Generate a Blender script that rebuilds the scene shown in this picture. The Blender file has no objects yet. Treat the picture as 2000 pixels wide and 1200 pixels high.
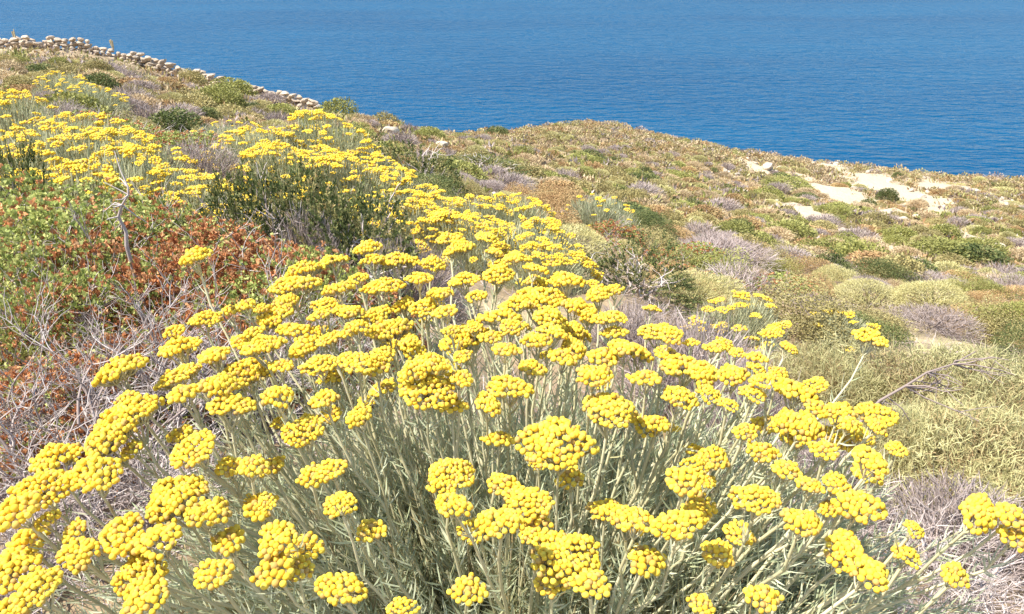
import bpy, math, random
import numpy as np
from mathutils import Vector

# ------------------------------------------------------------------ camera, world, sun, exposure
scene = bpy.context.scene
col = scene.collection
CZ = 1.4
PITCH = math.radians(24.0)
FPX = 1664.0                      # focal length in pixels of a 2000 px wide frame
cam_data = bpy.data.cameras.new("camera")
cam_data.sensor_width = 36.0
cam_data.lens = 36.0 * FPX / 2000.0
cam_data.clip_start = 0.05
cam_data.clip_end = 60000
cam = bpy.data.objects.new("camera", cam_data)
cam.location = (0, 0, CZ)
cam.rotation_euler = (math.pi / 2 - PITCH, 0, 0)
col.objects.link(cam)
scene.camera = cam

SUN_EL, SUN_AZ = math.radians(58.0), math.radians(250.0)   # azimuth clockwise from +Y (view direction)
sun_dir = Vector((math.sin(SUN_AZ) * math.cos(SUN_EL), math.cos(SUN_AZ) * math.cos(SUN_EL), math.sin(SUN_EL)))
world = bpy.data.worlds.new("World")
scene.world = world
world.use_nodes = True
wn = world.node_tree.nodes
sky = wn.new("ShaderNodeTexSky")
sky.sky_type = 'NISHITA'
sky.sun_disc = False
sky.sun_elevation = SUN_EL
sky.sun_rotation = SUN_AZ
sky.air_density = 1.0
sky.dust_density = 0.6
wn["Background"].inputs["Strength"].default_value = 0.14
world.node_tree.links.new(sky.outputs[0], wn["Background"].inputs["Color"])
sd = bpy.data.lights.new("sun", 'SUN')
sd.energy = 4.8
sd.angle = math.radians(0.5)
sd.color = (1.0, 0.95, 0.86)
so = bpy.data.objects.new("sun", sd)
so.rotation_euler = (-sun_dir).to_track_quat('-Z', 'Y').to_euler()
so.location = (0, 0, 60)
col.objects.link(so)
scene.view_settings.view_transform = 'Standard'
scene.view_settings.look = 'None'
scene.view_settings.gamma = 1.0
scene.view_settings.use_curve_mapping = False
scene.view_settings.exposure = 1.05
scene.cycles.max_bounces = 6
scene.cycles.diffuse_bounces = 3
scene.cycles.transparent_max_bounces = 4

rng = np.random.default_rng(7)
random.seed(7)

# ------------------------------------------------------------------ small helpers
def ray(u, v):
    a = (u - 1000.0) / FPX
    b = (600.0 - v) / FPX
    return np.array([a, math.cos(PITCH) + b * math.sin(PITCH), -math.sin(PITCH) + b * math.cos(PITCH)])

def P(u, v, Y):
    d = ray(u, v)
    return np.array([0, 0, CZ]) + d * (Y / d[1])

def norm(a):
    return a / np.maximum(np.linalg.norm(a, axis=-1, keepdims=True), 1e-9)

def rdir(n, r=None):
    r = r or rng
    return norm(r.normal(size=(n, 3)))

class Geo:
    """collects quads and triangles with a tint per face and a material slot"""
    def __init__(self):
        self.v, self.f4, self.f3 = [], [], []
        self.t4, self.t3, self.m4, self.m3 = [], [], [], []
        self.n = 0
    def add(self, v, f, tint=0.5, mat=0):
        v = np.asarray(v, float).reshape(-1, 3)
        f = np.asarray(f, int)
        f = f + self.n
        self.v.append(v)
        self.n += len(v)
        t = np.broadcast_to(np.asarray(tint, float), (len(f),))
        if f.shape[1] == 4:
            self.f4.append(f); self.t4.append(t); self.m4.append(np.full(len(f), mat))
        else:
            self.f3.append(f); self.t3.append(t); self.m3.append(np.full(len(f), mat))
    def tris(self):
        return sum(len(f) for f in self.f4) * 2 + sum(len(f) for f in self.f3)
    def mesh(self, name, mats, smooth=True):
        V = np.concatenate(self.v)
        q = np.concatenate(self.f4) if self.f4 else np.zeros((0, 4), int)
        t = np.concatenate(self.f3) if self.f3 else np.zeros((0, 3), int)
        me = bpy.data.meshes.new(name)
        me.vertices.add(len(V))
        me.vertices.foreach_set("co", V.astype(np.float32).ravel())
        loops = np.concatenate([q.ravel(), t.ravel()]).astype(np.int32)
        me.loops.add(len(loops))
        me.loops.foreach_set("vertex_index", loops)
        tot = np.concatenate([np.full(len(q), 4), np.full(len(t), 3)]).astype(np.int32)
        st = np.concatenate([[0], np.cumsum(tot)[:-1]]).astype(np.int32)
        me.polygons.add(len(tot))
        me.polygons.foreach_set("loop_start", st)
        me.polygons.foreach_set("loop_total", tot)
        mi = np.concatenate(self.m4 + self.m3).astype(np.int32)
        me.polygons.foreach_set("material_index", mi)
        me.polygons.foreach_set("use_smooth", np.full(len(tot), smooth))
        at = me.attributes.new("tint", 'FLOAT', 'FACE')
        at.data.foreach_set("value", np.concatenate(self.t4 + self.t3).astype(np.float32))
        for m in (mats if isinstance(mats, (list, tuple)) else [mats]):
            me.materials.append(m)
        me.update(calc_edges=True)
        return me

def tubes(g, pts, rad, S=4, tint=0.5, mat=0):
    pts = np.asarray(pts, float); rad = np.asarray(rad, float)
    N, K, _ = pts.shape
    rad = np.broadcast_to(rad, (N, K))
    d = norm(pts[:, -1] - pts[:, 0])
    ref = np.where(np.abs(d[:, 2:3]) > 0.9, np.array([[1.0, 0, 0]]), np.array([[0, 0, 1.0]]))
    a = norm(np.cross(d, ref)); b = np.cross(d, a)
    ang = np.arange(S) * 2 * math.pi / S
    ring = a[:, None, :] * np.cos(ang)[None, :, None] + b[:, None, :] * np.sin(ang)[None, :, None]
    V = pts[:, :, None, :] + ring[:, None] * rad[:, :, None, None]
    k = np.arange(K - 1)[:, None]; s = np.arange(S)[None, :]
    q = np.stack([k * S + s, k * S + (s + 1) % S, (k + 1) * S + (s + 1) % S, (k + 1) * S + s], -1).reshape(-1, 4)
    F = (q[None] + (np.arange(N) * K * S)[:, None, None]).reshape(-1, 4)
    tt = np.repeat(np.broadcast_to(np.asarray(tint, float), (N,)), len(q))
    g.add(V, F, tt, mat)

def leaves(g, p, d, L, W, tint=0.5, mat=0, fold=0.25, droop=0.0):
    """diamond leaves with a crease"""
    n = len(p)
    d = norm(d)
    s = norm(np.cross(d, rdir(n)))
    nn = np.cross(s, d)
    L = np.broadcast_to(L, (n,))[:, None]; W = np.broadcast_to(W, (n,))[:, None]
    m = p + d * L * 0.5
    up = nn * W * fold
    tip = p + d * L
    tip[:, 2] -= droop * L[:, 0]
    V = np.stack([p, m + s * W * .5 + up, tip, m - s * W * .5 + up], 1)
    F = np.arange(n * 4).reshape(n, 4)
    g.add(V, F, tint, mat)

def blades(g, p, d, L, W, tint=0.5, mat=0, bend=0.3, bdir=None):
    """narrow linear leaves: two segments, bent"""
    n = len(p)
    d = norm(d)
    s = norm(np.cross(d, rdir(n)))
    nn = np.cross(s, d) if bdir is None else bdir
    L = np.broadcast_to(L, (n,))[:, None]; W = np.broadcast_to(W, (n,))[:, None]
    b = np.broadcast_to(bend, (n,))[:, None]
    m = p + d * L * .55 + nn * L * b * .15
    t = p + d * L + nn * L * b * .6
    V = np.stack([p - s * W * .35, p + s * W * .35, m + s * W * .5, m - s * W * .5, t + s * W * .12, t - s * W * .12], 1)
    i = (np.arange(n) * 6)[:, None]
    F = np.concatenate([i + np.array([[0, 1, 2, 3]]), i + np.array([[3, 2, 4, 5]])])
    g.add(V, F, np.concatenate([np.broadcast_to(tint, (n,))] * 2), mat)

def ico(sub):
    import bmesh
    bm = bmesh.new()
    bmesh.ops.create_icosphere(bm, subdivisions=sub, radius=1.0)
    v = np.array([x.co[:] for x in bm.verts]); f = np.array([[x.index for x in y.verts] for y in bm.faces])
    bm.free()
    return v, f
ICO1, ICO2, ICO3 = ico(1), ico(2), ico(3)

def obj(name, me, parent=None, loc=(0, 0, 0), rz=0.0, sc=1.0):
    o = bpy.data.objects.new(name, me)
    o.location = loc
    o.rotation_euler = (0, 0, rz)
    o.scale = (sc, sc, sc) if not hasattr(sc, '__len__') else sc
    o.parent = parent
    col.objects.link(o)
    return o

def tag(o, label=None, cat=None, group=None, kind=None):
    if label: o["label"] = label
    if cat: o["category"] = cat
    if group: o["group"] = group
    if kind: o["kind"] = kind
    return o

# ------------------------------------------------------------------ materials
def new_mat(name):
    m = bpy.data.materials.new(name)
    m.use_nodes = True
    nt = m.node_tree
    for n in list(nt.nodes): nt.nodes.remove(n)
    out = nt.nodes.new("ShaderNodeOutputMaterial")
    return m, nt, out

def ramp(nt, stops):
    r = nt.nodes.new("ShaderNodeValToRGB")
    e = r.color_ramp.elements
    while len(e) < len(stops): e.new(0.5)
    for k, (pos, c) in enumerate(stops):
        e[k].position = pos; e[k].color = (*c, 1)
    return r

def leaf_mat(name, stops, rough=0.6, transl=0.25, vary=0.12, spec=0.25):
    """leaf colour from the tint of each leaf, shifted a little from plant to plant"""
    m, nt, out = new_mat(name)
    N, Lk = nt.nodes.new, nt.links.new
    at = N("ShaderNodeAttribute"); at.attribute_name = "tint"
    r = ramp(nt, stops); Lk(at.outputs["Fac"], r.inputs[0])
    oi = N("ShaderNodeObjectInfo")
    mr = N("ShaderNodeMapRange"); mr.inputs["To Min"].default_value = 1 - vary; mr.inputs["To Max"].default_value = 1 + vary
    Lk(oi.outputs["Random"], mr.inputs["Value"])
    hs = N("ShaderNodeHueSaturation"); Lk(r.outputs[0], hs.inputs["Color"]); Lk(mr.outputs[0], hs.inputs["Value"])
    pb = N("ShaderNodeBsdfPrincipled")
    pb.inputs["Roughness"].default_value = rough
    pb.inputs["Specular IOR Level"].default_value = spec
    Lk(hs.outputs[0], pb.inputs["Base Color"])
    if transl > 0:
        tr = N("ShaderNodeBsdfTranslucent"); Lk(hs.outputs[0], tr.inputs["Color"])
        mx = N("ShaderNodeMixShader"); mx.inputs[0].default_value = transl
        Lk(pb.outputs[0], mx.inputs[1]); Lk(tr.outputs[0], mx.inputs[2]); Lk(mx.outputs[0], out.inputs["Surface"])
    else:
        Lk(pb.outputs[0], out.inputs["Surface"])
    return m

def rock_mat(name, c1, c2, scale=3.0, bump=0.4):
    m, nt, out = new_mat(name)
    N, Lk = nt.nodes.new, nt.links.new
    tc = N("ShaderNodeTexCoord")
    no = N("ShaderNodeTexNoise"); no.inputs["Scale"].default_value = scale; no.inputs["Detail"].default_value = 6
    Lk(tc.outputs["Object"], no.inputs["Vector"])
    r = ramp(nt, [(0.3, c1), (0.7, c2)]); Lk(no.outputs[0], r.inputs[0])
    oi = N("ShaderNodeObjectInfo")
    mr = N("ShaderNodeMapRange"); mr.inputs["To Min"].default_value = .72; mr.inputs["To Max"].default_value = 1.15
    Lk(oi.outputs["Random"], mr.inputs["Value"])
    hs = N("ShaderNodeHueSaturation"); Lk(r.outputs[0], hs.inputs["Color"]); Lk(mr.outputs[0], hs.inputs["Value"])
    bp = N("ShaderNodeBump"); bp.inputs["Strength"].default_value = bump; bp.inputs["Distance"].default_value = .03
    Lk(no.outputs[0], bp.inputs["Height"])
    pb = N("ShaderNodeBsdfPrincipled"); pb.inputs["Roughness"].default_value = .9
    Lk(hs.outputs[0], pb.inputs["Base Color"]); Lk(bp.outputs[0], pb.inputs["Normal"]); Lk(pb.outputs[0], out.inputs["Surface"])
    return m

M = {}
M['yellow'] = leaf_mat("floret_yellow", [(0, (.48, .30, .10)), (.16, (.64, .43, .11)), (.3, (.82, .54, .05)), (.6, (.88, .63, .06)), (1, (.92, .72, .10))], .75, .18, .06, .12)
M['sage'] = leaf_mat("sage_stem", [(0, (.40, .32, .18)), (.4, (.58, .53, .31)), (1, (.74, .68, .45))], .75, .15, .08, .15)
M['sageleaf'] = leaf_mat("sage_leaf", [(0, (.42, .31, .15)), (.12, (.42, .39, .20)), (.4, (.40, .45, .27)), (.75, (.54, .57, .39)), (1, (.66, .65, .45))], .75, .28, .08, .15)
M['midsage'] = leaf_mat("sage_foliage", [(0, (.36, .32, .18)), (.5, (.47, .49, .29)), (1, (.62, .62, .41))], .7, .28, .1, .2)
M['twig'] = leaf_mat("grey_twig", [(0, (.17, .12, .10)), (.5, (.37, .30, .27)), (1, (.62, .55, .50))], .85, 0, .15, .15)
M['lavtwig'] = leaf_mat("dry_lavender_twig", [(0, (.19, .14, .12)), (.5, (.36, .29, .26)), (1, (.54, .46, .42))], .85, .08, .14, .15)
M['green'] = leaf_mat("fresh_leaf", [(0, (.18, .22, .05)), (.5, (.36, .41, .11)), (1, (.58, .57, .21))], .55, .3, .12, .25)
M['rust'] = leaf_mat("rust_dry_leaf", [(0, (.24, .085, .04)), (.5, (.54, .22, .09)), (1, (.70, .42, .21))], .8, .25, .12, .15)
M['juniper'] = leaf_mat("dark_green_needle", [(0, (.04, .055, .02)), (.5, (.13, .16, .05)), (.85, (.32, .30, .12)), (1, (.50, .37, .16))], .6, .25, .12, .2)
M['olive'] = leaf_mat("olive_leaf", [(0, (.24, .18, .08)), (.5, (.38, .32, .13)), (1, (.52, .46, .22))], .7, .25, .15, .15)
M['grass'] = leaf_mat("green_leaf", [(0, (.19, .18, .05)), (.5, (.31, .31, .09)), (1, (.47, .45, .17))], .65, .25, .15, .15)
M['tan'] = leaf_mat("tan_twig", [(0, (.34, .23, .13)), (.5, (.50, .38, .22)), (1, (.64, .52, .32))], .8, .15, .15, .15)
M['russet'] = leaf_mat("russet_leaf", [(0, (.29, .16, .08)), (.5, (.46, .30, .14)), (1, (.52, .43, .20))], .75, .2, .15, .15)
M['spurge'] = leaf_mat("spurge_tip", [(0, (.36, .31, .12)), (.5, (.53, .48, .21)), (1, (.66, .60, .32))], .7, .25, .12, .2)
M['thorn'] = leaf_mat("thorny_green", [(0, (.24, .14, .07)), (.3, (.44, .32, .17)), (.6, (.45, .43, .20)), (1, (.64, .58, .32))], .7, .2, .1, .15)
M['straw'] = leaf_mat("dry_straw", [(0, (.34, .25, .13)), (1, (.62, .52, .32))], .8, .2, .12, .15)
M['stone'] = rock_mat("wall_stone", (.35, .265, .185), (.55, .455, .34), 4)
M['pale_stone'] = rock_mat("pale_rock", (.40, .33, .24), (.60, .52, .40), 3)

def ground_mat():
    m, nt, out = new_mat("dry_soil")
    N, Lk = nt.nodes.new, nt.links.new
    ge = N("ShaderNodeNewGeometry")
    n1 = N("ShaderNodeTexNoise"); n1.inputs["Scale"].default_value = .35; n1.inputs["Detail"].default_value = 8
    n2 = N("ShaderNodeTexNoise"); n2.inputs["Scale"].default_value = 3.5; n2.inputs["Detail"].default_value = 10
    n3 = N("ShaderNodeTexNoise"); n3.inputs["Scale"].default_value = 40; n3.inputs["Detail"].default_value = 6
    for n in (n1, n2, n3): Lk(ge.outputs["Position"], n.inputs["Vector"])
    r1 = ramp(nt, [(.32, (.20, .15, .10)), (.5, (.33, .255, .17)), (.68, (.40, .34, .22))]); Lk(n1.outputs[0], r1.inputs[0])
    r2 = ramp(nt, [(.3, (.45, .42, .38)), (.7, (1.25, 1.15, 1.0))]); Lk(n2.outputs[0], r2.inputs[0])
    mu = N("ShaderNodeMix"); mu.data_type = 'RGBA'; mu.blend_type = 'MULTIPLY'; mu.inputs[0].default_value = .8
    Lk(r1.outputs[0], mu.inputs[6]); Lk(r2.outputs[0], mu.inputs[7])
    at = N("ShaderNodeAttribute"); at.attribute_name = "bare"
    ad = N("ShaderNodeMath"); ad.operation = 'MULTIPLY_ADD'; Lk(n2.outputs[0], ad.inputs[0]); ad.inputs[1].default_value = .9
    sb = N("ShaderNodeMath"); sb.operation = 'SUBTRACT'; Lk(at.outputs["Fac"], sb.inputs[0]); sb.inputs[1].default_value = .5
    Lk(sb.outputs[0], ad.inputs[2])
    rb = ramp(nt, [(.22, (0, 0, 0)), (.42, (1, 1, 1))]); Lk(ad.outputs[0], rb.inputs[0])
    r3 = ramp(nt, [(.3, (.40, .31, .20)), (.7, (.58, .48, .34))]); Lk(n3.outputs[0], r3.inputs[0])
    mx = N("ShaderNodeMix"); mx.data_type = 'RGBA'; Lk(rb.outputs[0], mx.inputs[0]); Lk(mu.outputs[2], mx.inputs[6]); Lk(r3.outputs[0], mx.inputs[7])
    bp = N("ShaderNodeBump"); bp.inputs["Strength"].default_value = .8; bp.inputs["Distance"].default_value = .12
    Lk(n2.outputs[0], bp.inputs["Height"])
    pb = N("ShaderNodeBsdfPrincipled"); pb.inputs["Roughness"].default_value = .95; pb.inputs["Specular IOR Level"].default_value = .1
    Lk(mx.outputs[2], pb.inputs["Base Color"]); Lk(bp.outputs[0], pb.inputs["Normal"]); Lk(pb.outputs[0], out.inputs["Surface"])
    return m

def sea_mat():
    m, nt, out = new_mat("sea_water")
    N, Lk = nt.nodes.new, nt.links.new
    ge = N("ShaderNodeNewGeometry")
    def wave(sx, sy, rot, detail, rough):
        mp = N("ShaderNodeMapping"); mp.inputs["Scale"].default_value = (sx, sy, 1); mp.inputs["Rotation"].default_value = (0, 0, rot)
        n = N("ShaderNodeTexNoise"); n.inputs["Scale"].default_value = 1; n.inputs["Detail"].default_value = detail; n.inputs["Roughness"].default_value = rough
        Lk(ge.outputs["Position"], mp.inputs[0]); Lk(mp.outputs[0], n.inputs["Vector"])
        return n
    a = wave(.11, .22, .3, 3.5, .55)
    b = wave(.25, .6, -.2, 2, .5)
    c = wave(.004, .012, .1, 4, .5)
    b1 = N("ShaderNodeBump"); b1.inputs["Strength"].default_value = 1; b1.inputs["Distance"].default_value = 2.0; Lk(a.outputs[0], b1.inputs["Height"])
    b2 = N("ShaderNodeBump"); b2.inputs["Strength"].default_value = 1; b2.inputs["Distance"].default_value = .35; Lk(b.outputs[0], b2.inputs["Height"]); Lk(b1.outputs[0], b2.inputs["Normal"])
    r = ramp(nt, [(.35, (.0008, .050, .122)), (.65, (.0013, .063, .143))]); Lk(c.outputs[0], r.inputs[0])
    df = N("ShaderNodeBsdfDiffuse"); Lk(r.outputs[0], df.inputs["Color"]); Lk(b2.outputs[0], df.inputs["Normal"])
    gl = N("ShaderNodeBsdfGlossy"); gl.inputs["Roughness"].default_value = .18; Lk(b2.outputs[0], gl.inputs["Normal"])
    fr = N("ShaderNodeFresnel"); fr.inputs["IOR"].default_value = 1.33; Lk(b2.outputs[0], fr.inputs["Normal"])
    mr = N("ShaderNodeMapRange"); mr.inputs["From Max"].default_value = 1.0; mr.inputs["To Max"].default_value = .31; Lk(fr.outputs[0], mr.inputs["Value"])
    mx = N("ShaderNodeMixShader"); Lk(mr.outputs[0], mx.inputs[0]); Lk(df.outputs[0], mx.inputs[1]); Lk(gl.outputs[0], mx.inputs[2])
    Lk(mx.outputs[0], out.inputs["Surface"])
    return m

# ------------------------------------------------------------------ terrain
cp = []
def gp(u, v, Y): cp.append(P(u, v, Y))
def gw(x, y, z): cp.append(np.array([x, y, z + CZ]))
for a in [(0, 0, -1.4), (0, 1.3, -1.42), (-1, 1.5, -1.42), (1, 1.3, -1.55), (0, -3, -.7), (-4, -3, .1), (4, -3, -1.9), (-3, 1, -1.2), (3, 1, -2.0),
          (-1.5, 3, -1.6), (0, 3, -1.9), (1.5, 3, -2.25), (2.5, 3.6, -2.65), (-3.5, 4, -1.55), (-3.5, 6, -1.95), (-4.3, 9, -2.3), (-2.1, 9, -2.42), (-.95, 8, -2.75),
          (0, 8.5, -3.12), (-1, 12, -3.75), (-8, 4, -.9), (-14, 10, -1.6),
          (-30, 0, 3), (-30, -8, 4.5), (-60, 20, 1), (-60, 46, -4), (-120, 46, 2), (-120, -8, 14), (-120, 10, 10), (30, -8, -9), (30, 4, -10), (60, 4, -19), (60, 40, -21), (120, 0, -34), (120, 40, -40),
          (-45, 62, -10.5), (-25, 60, -12), (-10, 60, -15), (3, 82, -22), (16, 80, -22), (28, 74, -22.5), (40, 74, -25)]: gw(*a)
for x in (-120, -60, -20, 0, 20, 40, 70, 120):
    gw(x, 100, -38); gw(x, 150, -68); gw(x, 200, -82)
for a in [(1000, 300, 30), (1000, 350, 20), (1000, 400, 13), (1300, 400, 25), (1300, 500, 13), (1300, 300, 50), (1180, 246, 68), (1080, 253, 64), (960, 264, 56), (870, 272, 49), (780, 266, 43),
          (700, 245, 42), (600, 220, 42), (420, 172, 45), (300, 143, 46), (200, 113, 46), (100, 106, 46), (0, 101, 46), (-250, 84, 46), (1280, 268, 66), (1400, 297, 60), (1500, 350, 45), (1620, 400, 38), (1560, 318, 56),
          (1760, 344, 58), (2000, 364, 60), (2300, 400, 60), (1900, 450, 30), (1900, 550, 17), (1600, 500, 18), (1500, 600, 9), (1800, 620, 9), (2300, 600, 12), (1300, 600, 6.2),
          (0, 128, 33), (200, 148, 32), (400, 192, 33), (100, 117, 39), (300, 162, 38), (0, 113, 39), (-250, 110, 36), (200, 127, 39), (300, 200, 20), (500, 225, 24), (100, 160, 22), (700, 280, 24)]: gp(*a)
cp = np.array(cp)
SC = 30.0
def tps_k(r2):
    return 0.5 * r2 * np.log(r2 + 1e-12)
def _fit():
    X = cp[:, :2] / SC; n = len(X)
    K = tps_k(((X[:, None] - X[None]) ** 2).sum(-1)) + np.eye(n) * 2e-5
    A = np.zeros((n + 3, n + 3)); A[:n, :n] = K; A[:n, n] = 1; A[:n, n + 1:] = X
    A[n:, :n] = A[:n, n:].T
    return np.linalg.solve(A, np.concatenate([cp[:, 2], np.zeros(3)]))
W_ = _fit()
def noise2(x, y, s, seed=0):
    r = np.random.default_rng(100 + seed)
    o = 0
    for k in range(6):
        a, ph, fr = r.uniform(0, 6.28), r.uniform(0, 6.28), r.uniform(.6, 1.7) / s
        o = o + np.sin((x * math.cos(a) + y * math.sin(a)) * fr * 2 * math.pi + ph + 1.3 * np.sin((x * math.sin(a) - y * math.cos(a)) * fr * 3 + ph))
    return o / 3.0
def height(x, y):
    x = np.asarray(x, float); y = np.asarray(y, float)
    sh = np.broadcast(x, y).shape
    X = np.stack([np.broadcast_to(x, sh).ravel(), np.broadcast_to(y, sh).ravel()], -1) / SC
    n = len(cp); z = np.zeros(len(X))
    for i in range(0, len(X), 20000):
        q = X[i:i + 20000]
        z[i:i + 20000] = tps_k(((q[:, None] - cp[None, :, :2] / SC) ** 2).sum(-1)) @ W_[:n] + W_[n] + q @ W_[n + 1:]
    z = z.reshape(sh)
    d = np.hypot(x, y)
    z = z + .05 * np.clip(d / 4, .3, 2) * noise2(x, y, 2.2, 1) + .16 * np.clip(d / 25 - .3, 0, 1) * noise2(x, y, 7.0, 2)
    return z
def ground(x, y): return float(height(np.array([x]), np.array([y]))[0])
def hit(u, v, Y0=1.0, Y1=110.0):
    """where the sight line of a pixel meets the ground"""
    d = ray(u, v); Y = np.geomspace(Y0, Y1, 400)
    x = d[0] / d[1] * Y; z = CZ + d[2] / d[1] * Y
    b = np.nonzero(height(x, Y) > z)[0]
    k = b[0] if len(b) else len(Y) - 1
    return np.array([x[k], Y[k], float(height(x[k:k + 1], Y[k:k + 1])[0])])

BARE = []     # bare pale earth: centre x, y and half sizes
for (u, v, ru, rv) in [(1630, 385, 75, 40), (1700, 350, 60, 22), (1720, 420, 60, 40), (1600, 430, 45, 30), (1480, 325, 25, 10), (1850, 370, 60, 18), (1950, 400, 40, 18), (1420, 345, 20, 8), (1530, 390, 20, 10), (1900, 330, 70, 10), (1820, 450, 30, 14)]:
    c = hit(u, v, 8); a = hit(u, v - rv, 8); dd = c[1]
    BARE.append((c[0], c[1], ru / FPX * dd * 1.2, max(1.0, min(abs(a[1] - c[1]) * 1.1, 14.0))))
def bare(x, y):
    b = np.zeros(np.shape(x))
    for (cx, cy, rx, ry) in BARE:
        b = np.maximum(b, np.clip(1.35 - np.hypot((x - cx) / rx, (y - cy) / ry), 0, 1))
    return b

def build_ground():
    nx, ny = 250, 330
    a = np.linspace(-1, 1, nx); xs = np.sinh(a * 4.6) / math.sinh(4.6) * 150
    b = np.linspace(0, 1, ny); ys = -8 + np.sinh(b * 4.0) / math.sinh(4.0) * 210
    X, Y = np.meshgrid(xs, ys)
    Z = height(X, Y)
    g = Geo()
    i = (np.arange(ny - 1)[:, None] * nx + np.arange(nx - 1)[None]).ravel()
    g.add(np.stack([X, Y, Z], -1), np.stack([i, i + 1, i + nx + 1, i + nx], -1))
    me = g.mesh("ground", [ground_mat()])
    at = me.attributes.new("bare", 'FLOAT', 'POINT')
    at.data.foreach_set("value", bare(X, Y).ravel().astype(np.float32))
    tag(obj("ground", me), kind="structure")
build_ground()
print("BARE", [tuple(round(q,1) for q in b) for b in BARE])

g = Geo()
S_ = 30000.0
g.add([(-S_, 40, CZ - 60), (S_, 40, CZ - 60), (S_, 2 * S_, CZ - 60), (-S_, 2 * S_, CZ - 60)], [[0, 1, 2, 3]])
tag(obj("sea", g.mesh("sea", [sea_mat()])), kind="structure")

# ------------------------------------------------------------------ plant shapes (all about 1 unit wide, standing on z = 0)
def dome_points(n, seed, h=.8, lump=.22, inner=.55, r=None, low=-.05):
    """points spread through the outer shell of a lumpy dome, and their outward directions"""
    r = r or rng
    d = norm(r.normal(size=(n, 3))); d[:, 2] = np.abs(d[:, 2]) * 1.0 + low
    d = norm(d)
    q = np.random.default_rng(seed)
    R = np.ones(n)
    for k in range(9):
        c = norm(q.normal(size=3) * np.array([1, 1, .7]) + np.array([0, 0, .5]))
        R += lump * q.uniform(-.8, 1.0) * np.exp(-((d - c) ** 2).sum(-1) / q.uniform(.08, .3))
    s = r.uniform(0, 1, n) ** .45
    p = d * (R * (inner + (1 - inner) * s))[:, None] * .5
    p[:, 2] *= h * 2 * .62
    return p, d, s

def twigs(g, n0, H, spread, seed, levels=3, r0=.012, kids=4, mat=0, crook=.18, S=4, t0=.4):
    r = np.random.default_rng(seed)
    K = 6
    cur = []
    for i in range(n0):
        az = r.uniform(0, 6.28); tilt = r.uniform(.1, 1) * spread
        d = np.array([math.cos(az) * math.sin(tilt), math.sin(az) * math.sin(tilt), math.cos(tilt)])
        cur.append((np.array([r.normal() * .05, r.normal() * .05, -.03]), d, H * r.uniform(.6, 1.0), r0 * r.uniform(.7, 1.2)))
    tips = []
    for lev in range(levels):
        P_, R_, nxt = [], [], []
        for (p, d, L, rad) in cur:
            pts = [p]; dd = d
            for k in range(K - 1):
                dd = dd + r.normal(size=3) * crook; dd = dd / np.linalg.norm(dd)
                pts.append(pts[-1] + dd * L / (K - 1))
            pts = np.array(pts)
            P_.append(pts); R_.append(np.linspace(rad, rad * .45, K))
            if lev == levels - 1: tips.append((pts[-1], dd))
            for c in range(kids if lev < levels - 1 else 0):
                k = int(r.integers(2, K)) if c else K - 1
                base = pts[k]; tg = pts[k] - pts[k - 1]; tg = tg / np.linalg.norm(tg)
                nd = tg + r.normal(size=3) * .5 + np.array([0, 0, .12]); nd = nd / np.linalg.norm(nd)
                nxt.append((base, nd, L * r.uniform(.45, .75), max(rad * .58, r0 * .13)))
        tubes(g, np.array(P_), np.array(R_), S if lev < 2 else 3, r.uniform(t0, 1, len(P_)), mat)
        cur = nxt
    return tips

def foliage_mesh(name, mat, n, L, W, seed, h=.8, lump=.25, inner=.5, kind='leaf', spread=.9, tshade=None, tmin=0, tmax=1, cores=0, mat2=None, bend=.3):
    g = Geo()
    p, d, s = dome_points(n, seed, h, lump, inner)
    dd = d + rng.normal(size=(n, 3)) * spread
    # clumps of leaves share a tint
    q = np.random.default_rng(seed + 5)
    cl = q.normal(size=(40, 3)); cl = norm(cl); cl[:, 2] = np.abs(cl[:, 2])
    ct = q.uniform(0, 1, 40)
    near = np.argmax(d @ cl.T, 1)
    t = np.clip(.55 * ct[near] + .45 * rng.uniform(0, 1, n), 0, 1) * (tmax - tmin) + tmin
    LL = L * rng.uniform(.6, 1.3, n); WW = W * rng.uniform(.7, 1.3, n)
    (leaves if kind == 'leaf' else blades)(g, p, dd, LL, WW, t, 0, *([.3] if kind == 'leaf' else [bend]))
    if cores:
        twigs(g, cores, .42, 1.0, seed, 3, .012, 3, 1)
        return g.mesh(name, [mat, mat2])
    return g.mesh(name, [mat])

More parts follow.
